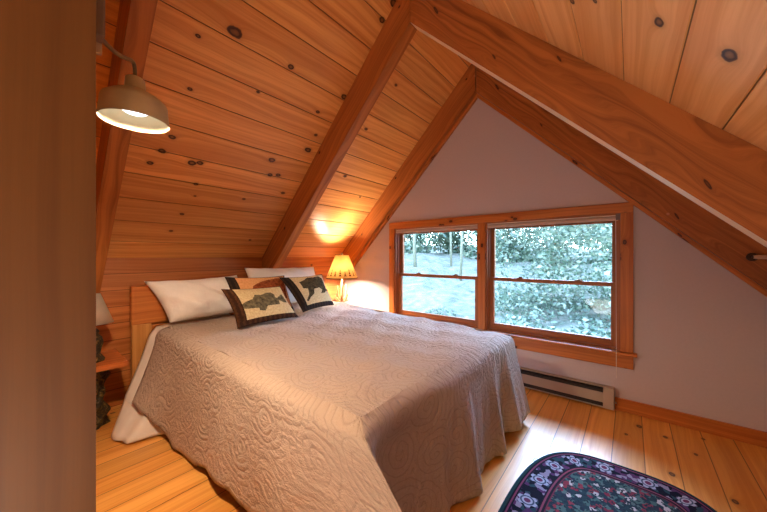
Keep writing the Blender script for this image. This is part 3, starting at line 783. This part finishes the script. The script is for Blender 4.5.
# ------------------------------------------------------------------ nightstands and lamps
def log_leg(mb, x, y, z0, z1, r, seed):
    rg = random.Random(seed); n = 26; m = 22
    P = []
    for k in range(m+1):
        t = k/m; row = []
        for i in range(n+1):
            a = 2*math.pi*(i % n)/n
            rr = r*(1+.16*math.sin(3*a+t*7+seed)+.14*math.sin(5*a-t*17)+.10*math.sin(t*21+a*2))*(1+.12*abs(t-.5))
            row.append((x+rr*math.cos(a), y+rr*math.sin(a), z0+(z1-z0)*t))
        P.append(row)
    mb.grid([r_[::-1] for r_ in P], [[(i*.02, k*.02) for i in range(n+1)] for k in range(m+1)])
def nightstand(x0, x1, y0, y1, zt, label, seed):
    cx, cy = (x0+x1)/2, (y0+y1)/2
    t = empty('nightstand', (cx, cy, 0), label, 'nightstand', 'rustic slab nightstands')
    mb = MB(); n = 10; th = .036
    # slab with a slightly wavy natural edge
    rg = random.Random(seed)
    out = []
    for i in range(n): out.append((x0+(x1-x0)*i/n, y0+rg.uniform(-.004,.004)))
    for i in range(n): out.append((x1+rg.uniform(-.004,.004), y0+(y1-y0)*i/n))
    for i in range(n): out.append((x1-(x1-x0)*i/n, y1+rg.uniform(-.003,.003)))
    for i in range(n): out.append((x0, y1-(y1-y0)*i/n))
    mb.face([(a,b,zt) for a,b in out], [(b-y0,a-x0) for a,b in out]); mb.face([(a,b,zt-th) for a,b in out][::-1], [(b-y0,a-x0) for a,b in out][::-1])
    for i in range(len(out)):
        a = out[i]; b = out[(i+1) % len(out)]
        mb.face([(a[0],a[1],zt-th),(b[0],b[1],zt-th),(b[0],b[1],zt),(a[0],a[1],zt)], [(a[1]+a[0],0),(b[1]+b[0],0),(b[1]+b[0],th),(a[1]+a[0],th)])
    mb.build('slab_top', M['nightstand'], t, merge=.0002, origin=(cx, cy, zt-th))
    mb = MB(); log_leg(mb, cx+.02, cy+.04, .0, zt-th, .085, seed); mb.build('log_pedestal', M['bark'], t, smooth=True, origin=(cx, cy, 0))
    return t
def build_tables():
    nightstand(-3.18, -2.765, .08, .515, H-.742, 'rustic slab-topped nightstand on a knobbly dark log, by the headboard post', 3)
    nightstand(-2.98, -2.64, 2.45, 2.80, H-.665, 'slab-topped nightstand hidden behind the bed under the lit lamp', 8)
    # unlit lamp with a white shade
    x, y, z = -2.93, .355, H-.742
    t = empty('table_lamp', (x, y, z), 'unlit table lamp with a white cone shade on the slab nightstand by the headboard post', 'lamp')
    mb = MB(); mb.lathe([(.062,0),(.066,.012),(.056,.028),(.040,.05),(.048,.09),(.058,.13),(.050,.165),(.030,.19),(.036,.21),(.016,.235),(.009,.26),(.009,.33)], 24, (x,y,z)); mb.build('base', M['bark'], t, smooth=True, origin=(x,y,z))
    mb = MB(); mb.lathe([(.112,.268),(.040,.475)], 40, (x,y,z), caps=False); mb.build('lamp_shade', M['shade_white'], t, smooth=True, origin=(x,y,z), solid=.002)
    mb = MB(); mb.lathe([(.0005,.33),(.018,.34),(.028,.37),(.024,.40),(.0005,.415)], 16, (x,y,z), caps=False); mb.build('bulb', M['lamp_white'], t, smooth=True, origin=(x,y,z))
    # lit antler lamp beyond the bed
    x, y, z = -2.79, 2.60, H-.665
    t = empty('table_lamp', (x, y, z), 'lit table lamp with a glowing parchment shade and antler base in the gable corner', 'lamp')
    mb = MB(); mb.lathe([(.085,0),(.088,.012),(.07,.026),(.02,.034)], 28, (x,y,z)); mb.build('foot', M['antler'], t, smooth=True, origin=(x,y,z))
    mb = MB(); rg = random.Random(4)
    mb.tube([(x,y,z+.03),(x,y,z+.2),(x,y,z+.44)], .008, 10)
    for k in range(6):
        a = k*math.pi/3+.4; c, s = math.cos(a), math.sin(a); b0 = .085+.03*(k % 3)
        pts = [(x+.008*c,y+.008*s,z+b0),(x+.05*c,y+.05*s,z+b0+.03),(x+.07*c,y+.07*s,z+b0+.09),(x+.055*c,y+.055*s,z+b0+.15),(x+.062*c,y+.062*s,z+b0+.19)]
        mb.tube(pts, [.011,.012,.010,.008,.003], 8)
        mb.tube([pts[1], (x+.08*c,y+.08*s,z+b0+.03), (x+.098*c,y+.098*s,z+b0+.065)], [.009,.007,.002], 8)
    mb.build('antler_stem', M['antler'], t, smooth=True, origin=(x,y,z))
    zb = .39; ztp = .68
    mb = MB(); mb.lathe([(.196,zb),(.080,ztp)], 48, (x,y,z), caps=False); sh = mb.build('lamp_shade', M['shade_warm'], t, smooth=True, origin=(x,y,z), solid=.002)
    mb = MB(); mb.lathe([(.197,zb-.004),(.2,zb),(.196,zb+.008)], 48, (x,y,z), caps=False); mb.build('lower_rim', M['shade_tree'], sh, origin=(x,y,z)); mb = MB(); mb.lathe([(.082,ztp-.008),(.085,ztp),(.081,ztp+.003)], 48, (x,y,z), caps=False); mb.build('upper_rim', M['shade_tree'], sh, origin=(x,y,z))
    mb = MB(); mb.lathe([(.0005,.44),(.02,.45),(.033,.49),(.026,.53),(.0005,.545)], 16, (x,y,z), caps=False); mb.build('bulb', M['bulb'], t, smooth=True, origin=(x,y,z))
    mb = MB(); mb.tube([(x,y,z+.44),(x+.05,y,z+.54),(x,y,z+.68)], .002, 6); mb.lathe([(.006,.675),(.012,.693),(.004,.71)], 12, (x,y,z)); 
    for k in range(3):
        a = k*2.094; mb.tube([(x,y,z+.679),(x+.08*math.cos(a),y+.08*math.sin(a),z+.677)], .002, 6)
    mb.build('finial', M['lock'], t, origin=(x,y,z))
    return (x, y, z)

def build_barn_lamp():
    x, y, z = -1.35, .272, H+.4716
    t = empty('barn_lamp', (-1.07, .13, H+.57), 'lit galvanised barn lamp on a curved gooseneck arm by the doorway board', 'wall lamp')
    mb = MB()
    prof = [(.1010,0),(.1000,.006),(.0965,.030),(.0935,.064),(.0900,.074),(.0700,.090),(.0460,.104),(.0330,.110),(.0300,.116),(.0275,.150),(.0200,.156)]
    mb.lathe(prof, 48, (x,y,z), caps=False); mb.build('shade', M['lamp_metal'], t, smooth=True, origin=(x,y,z))
    mb = MB(); mb.lathe([(r-.003, zz-.0005) for r, zz in prof[:8]]+[(.0005,.100)], 48, (x,y,z), caps=False); mb.build('shade_lining', M['lamp_white'], t, smooth=True, origin=(x,y,z))
    mb = MB(); mb.lathe([(.0005,.030),(.03,.032),(.044,.042),(.040,.066),(.02,.095)], 28, (x,y,z), caps=False); mb.build('bulb', M['bulb_cool'], t, smooth=True, origin=(x,y,z))
    mb = MB(); s = Vector((-1.085,.140,H+.585)); e = Vector((x,y,z+.155))
    hx = Vector((e.x-s.x, e.y-s.y, 0)); c1 = s+hx*.75+Vector((0,0,.02)); c2 = e+Vector((0,0,.11)); pts = []
    for k in range(25):
        u = k/24; pts.append(s*(1-u)**3+c1*(3*u*(1-u)**2)+c2*(3*u*u*(1-u))+e*u**3)
    mb.tube(pts, .0062, 12); mb.build('gooseneck', M['neck_metal'], t, smooth=True)
    boxobj('mounting_plate', (-1.085,.08,H+.56), (-1.04,.150,H+1.1), M['plate_grey'], t, .004)
    boxobj('bracket', (-1.10,.10,H+.535), (-1.084,.150,H+.60), M['bracket'], t, .003)
    return x, y, z

def build_rug():
    # rounded rug, a superellipse on the floor
    cx, cy, ax, ay, n_ = -.02, 1.30, .462, .905, 3.3
    N_ = 160; th = .009
    def pt(a, f):
        c, s = math.cos(a), math.sin(a)
        return (cx+ax*f*math.copysign(abs(c)**(2/n_), c), cy+ay*f*math.copysign(abs(s)**(2/n_), s))
    outer = [pt(2*math.pi*i/N_, 1) for i in range(N_+1)]
    arc = [0]
    for a, b in zip(outer, outer[1:]): arc.append(arc[-1]+math.dist(a, b))
    mb = MB(); K = 24; G = []; U = []
    for i in range(N_+1):
        # inward direction
        a = Vector(outer[(i-1) % N_]); b = Vector(outer[(i+1) % N_]); tdir = (b-a).normalized(); nrm = Vector((-tdir.y, tdir.x))
        row = []; uv = []
        for k in range(K+1):
            dist = .24*k/K
            if k <= K: p = Vector(outer[i])+nrm*dist
            zz = th if k > 0 else th*.4
            row.append((p.x, p.y, zz+.0)); uv.append((arc[i]/arc[-1]*round(arc[-1]/.2)*.2, dist))
        row.append((cx+(row[-1][0]-cx)*.5, cy+(row[-1][1]-cy)*.5, th)); uv.append((0, .4))
        row.append((cx, cy+(row[-1][1]-cy)*.2, th)); uv.append((0, .5))
        row.insert(0, (outer[i][0], outer[i][1], .0005)); uv.insert(0, (arc[i], 0))
        G.append(row); U.append(uv)
    mb.grid(G[::-1], U[::-1]); o = mb.build('rug', M['rug'], origin=(cx, cy, 0), merge=.0002, smooth=False)
    tag(o, 'dark oriental rug with rounded corners lying on the pine floorboards', 'rug')

# ------------------------------------------------------------------ outdoors
def build_outdoors():
    def hz(x, y):
        return -1.0 + .20*max(0, min(y, 13.5)-4) + .03*max(0, y-13.5) + .10*math.sin(x*1.9+y*1.3) + .16*math.sin(x*.6+1)*min(1, y/10) - .04*(x+5)*min(1, max(0, y-6)/4)
    G = []; U = []
    for i in range(61):
        x = -34+i*.85; row = []; uv = []
        for j in range(56):
            y = 3.6+j*.62+ (j*.09)**2; row.append((x, y, hz(x, y))); uv.append((x, y))
        G.append(row); U.append(uv)
    mb = MB(); mb.grid(G, U); o = struct('hillside', mb, M['ground'], smooth=True)
    rg = random.Random(11)
    def tree(x, y, h, cr, n, ls, mat, label, cat, group, name, cz=.62, flat=1.0, trunk=True):
        z0 = hz(x, y)-.05
        t = empty(name, (x, y, z0), label, cat, group)
        if trunk:
            mb = MB(); r0 = .035+.012*h; lean = rg.uniform(-.2, .2)
            mb.tube([(x,y,z0),(x+lean*.3,y,z0+h*.3),(x+lean*.6,y,z0+h*.6),(x+lean,y,z0+h*.9)], [r0,r0*.85,r0*.6,r0*.25], 9)
            for k in range(5):
                a = rg.uniform(0, 6.28); zz = z0+h*rg.uniform(.35, .7); L = cr*rg.uniform(.5, .9)
                mb.tube([(x+lean*.5,y,zz),(x+lean*.5+L*.5*math.cos(a),y+L*.5*math.sin(a),zz+L*.35),(x+lean*.5+L*math.cos(a),y+L*math.sin(a),zz+L*.6)], [r0*.4,r0*.25,r0*.08], 6)
            mb.build('trunk', M['trunk'], t, smooth=True)
        # leaves: many small blades gathered in clumps
        V = []; F = []; cl = []
        for k in range(max(6, n//90)):
            a = rg.uniform(0, 6.28); e = rg.uniform(-1, 1); rr = cr*rg.random()**.4
            cl.append((x+rr*math.cos(a)*math.sqrt(1-e*e), y+rr*math.sin(a)*math.sqrt(1-e*e), z0+h*cz+e*cr*flat*rg.uniform(.5, 1), cr*rg.uniform(.18, .38)))
        for k in range(n):
            cx_, cy_, cz_, rr = cl[k % len(cl)]
            d = Vector((rg.gauss(0,1), rg.gauss(0,1), rg.gauss(0,.8)))*rr*.6
            p = Vector((cx_, cy_, cz_))+d; p.z = max(p.z, hz(p.x, p.y)+.02)
            a = Vector((rg.gauss(0,1), rg.gauss(0,1), rg.gauss(-.3,.6))).normalized(); b = a.orthogonal().normalized()
            b = (b*math.cos(k)+a.cross(b)*math.sin(k))
            l = ls*rg.uniform(.7, 1.3); w = l*.36
            i0 = len(V)
            V += [tuple(p), tuple(p+a*l*.5+b*w), tuple(p+a*l), tuple(p+a*l*.5-b*w)]; F.append((i0,i0+1,i0+2,i0+3))
        me = bpy.data.meshes.new('foliage'); o3 = Vector((x,y,z0)); me.from_pydata([tuple(Vector(v)-o3) for v in V], [], F); me.materials.append(mat)
        o = bpy.data.objects.new('foliage', me); COL.objects.link(o); o.parent = t
        return t
    def mass(name, clumps, n, ls, mat, label):
        V = []; F = []
        for k in range(n):
            cx_, cy_, cz_, rr = clumps[k % len(clumps)]
            while True:
                d = Vector((rg.uniform(-1,1), rg.uniform(-1,1), rg.uniform(-1,1)))
                if d.length < 1: break
            p = Vector((cx_, cy_, cz_))+d*rr; p.z = max(p.z, hz(p.x, p.y)+.03)
            a = Vector((rg.gauss(0,1), rg.gauss(0,1), rg.gauss(-.3,.6))).normalized(); b = a.orthogonal().normalized(); th = rg.uniform(0, 6.28)
            b = b*math.cos(th)+a.cross(b)*math.sin(th); l = ls*rg.uniform(.6, 1.4); w = l*.27
            i0 = len(V); V += [tuple(p), tuple(p+a*l*.45+b*w), tuple(p+a*l), tuple(p+a*l*.45-b*w)]; F.append((i0,i0+1,i0+2,i0+3))
        me = bpy.data.meshes.new(name); me.from_pydata(V, [], F); me.materials.append(mat)
        o = bpy.data.objects.new(name, me); COL.objects.link(o); tag(o, label, 'foliage', None, 'stuff')
    cl = []
    for k in range(210): cl.append((rg.uniform(-5.0,1.6), rg.uniform(7.2,9.8), rg.uniform(-.9,4.2), rg.uniform(.3,.6)))
    cl = [c for c in cl if c[0] > -.40*c[1]+.25 or rg.random() < .04]
    for k in range(60): cl.append((rg.uniform(-2.6,1.4), rg.uniform(5.6,7.0), rg.uniform(-1.0,-.25), rg.uniform(.2,.4)))
    mass('broadleaf_foliage', cl, 33000, .105, M['leaf_mid'], 'dense pale green broad leaves filling the view outside the window')
    cl = []
    for k in range(260): cl.append((rg.uniform(-22,4), rg.uniform(15.8,21), rg.uniform(1.0,8.5), rg.uniform(.6,1.1)))
    for k in range(160): cl.append((rg.uniform(-30,6), rg.uniform(22,26), rg.uniform(2.0,13), rg.uniform(1.0,1.6)))
    mass('woodland_foliage', cl, 80000, .27, M['leaf_far'], 'hazy green woodland leaves beyond the pale hillside outside the window')
    LT = 'slender pale tree trunk on the hillside outside the window'
    for x, y, h in [(-7.6,11.6,6),(-9.4,13.2,6.5),(-6.4,12.8,6.5),(-11.6,13.4,6),(-5.2,11.2,6)]:
        z0 = hz(x, y)-.05; t = empty('tree', (x, y, z0), LT, 'tree', 'slender trees on the hillside'); lean = rg.uniform(-.25, .25); r0 = rg.uniform(.05, .09)
        mb = MB(); mb.tube([(x,y,z0),(x+lean*.3,y,z0+h*.3),(x+lean*.6,y,z0+h*.6),(x+lean,y,z0+h*.95)], [r0,r0*.85,r0*.6,r0*.25], 10); mb.build('trunk', M['trunk'], t, smooth=True)
        for k in range(6):
            a = k*1.05+rg.uniform(-.3,.3); zz = z0+h*rg.uniform(.4, .85); L = rg.uniform(.35, .55)
            mb = MB(); mb.tube([(x+lean*.5,y,zz),(x+lean*.5+L*.5*math.cos(a),y+L*.5*math.sin(a),zz+L*.45),(x+lean*.5+L*math.cos(a),y+L*math.sin(a),zz+L*.8)], [r0*.4,r0*.28,r0*.1], 6); mb.build('branch', M['trunk'], t, smooth=True)

# ------------------------------------------------------------------ light, sky, camera
def lamp(name, typ, loc, power, color, size=.1, **kw):
    l = bpy.data.lights.new(name, typ); l.energy = power; l.color = color
    if typ in ('POINT', 'SPOT'): l.shadow_soft_size = size
    if typ == 'AREA': l.size = size
    for k, v in kw.items(): setattr(l, k, v)
    o = bpy.data.objects.new(name, l); COL.objects.link(o); o.location = loc; return o
def aim(o, target):
    d = Vector(target)-Vector(o.location); o.rotation_euler = d.to_track_quat('-Z', 'Y').to_euler()

def build_light(tl, bl):
    w = bpy.data.worlds.new('World'); sc.world = w; w.use_nodes = True
    nt = w.node_tree; bg = nt.nodes['Background']
    tc = nt.nodes.new('ShaderNodeTexCoord'); sp = nt.nodes.new('ShaderNodeSeparateXYZ'); cr = nt.nodes.new('ShaderNodeValToRGB')
    nt.links.new(tc.outputs['Generated'], sp.inputs[0]); nt.links.new(sp.outputs[2], cr.inputs[0]); nt.links.new(cr.outputs[0], bg.inputs[0])
    cr.color_ramp.elements[0].position = 0; cr.color_ramp.elements[0].color = (.80, .95, 1, 1)
    cr.color_ramp.elements[1].position = .6; cr.color_ramp.elements[1].color = (.38, .60, 1, 1)
    bg.inputs[1].default_value = 14.0
    s = lamp('sun', 'SUN', (0, 20, 20), 1.2, (1, .98, .92), angle=math.radians(6)); s.rotation_euler = (math.radians(38), 0, math.radians(200))
    # added area lamp outside, above the window, boosting the skylight
    a = lamp('sky_boost', 'AREA', (-1.1, 5.9, 3.5), 1450, (.38, .56, 1.0), 2.4); aim(a, (-1.2, 2.0, .7))
    p = lamp('window_portal', 'AREA', (-1.16, D+.165, H-.2), 1, (1, 1, 1), 2.2, shape='RECTANGLE', size_y=1.08); p.rotation_euler = (math.radians(-90), 0, 0); p.data.cycles.is_portal = True
    x, y, z = tl
    lamp('table_lamp_light', 'POINT', (x, y, z+.51), 160, (1, .80, .58), .09)
    x, y, z = bl
    b = lamp('barn_lamp_light', 'SPOT', (x, y, z+.022), 100, (1, .76, .52), .035, spot_size=math.radians(168), spot_blend=.4); b.rotation_euler = (0, 0, 0)
    # unseen fill lamps added behind the camera, one high, one near the floor
    lamp('fill_high', 'POINT', (-.7, -1.0, 2.1), 14, (1, .80, .60), .35)
    u = lamp('fill_uplight', 'AREA', (-.25, -.55, .30), 24, (1, .88, .74), 1.0); aim(u, (-.3, -.3, 2.6))

def build_camera():
    c = bpy.data.cameras.new('camera'); o = bpy.data.objects.new('camera', c); COL.objects.link(o)
    c.sensor_width = 36; c.lens = 302.3*36/767; c.clip_start = .02; c.clip_end = 200
    o.location = (0, 0, H); o.rotation_euler = (math.radians(90), 0, math.radians(39.2)); sc.camera = o

build_materials()
build_room(); build_rafters(); build_window(); build_bed(); build_quilt(); build_pillows()
tl = build_tables(); bl = build_barn_lamp(); build_rug(); build_outdoors()
build_light(tl, bl); build_camera()
sc.view_settings.view_transform = 'Standard'; sc.view_settings.look = 'None'; sc.view_settings.exposure = 0.18
sc.cycles.max_bounces = 8; sc.cycles.diffuse_bounces = 4; sc.cycles.caustics_reflective = False; sc.cycles.caustics_refractive = False
sc.cycles.use_denoising = True; sc.cycles.sample_clamp_indirect = 6.0
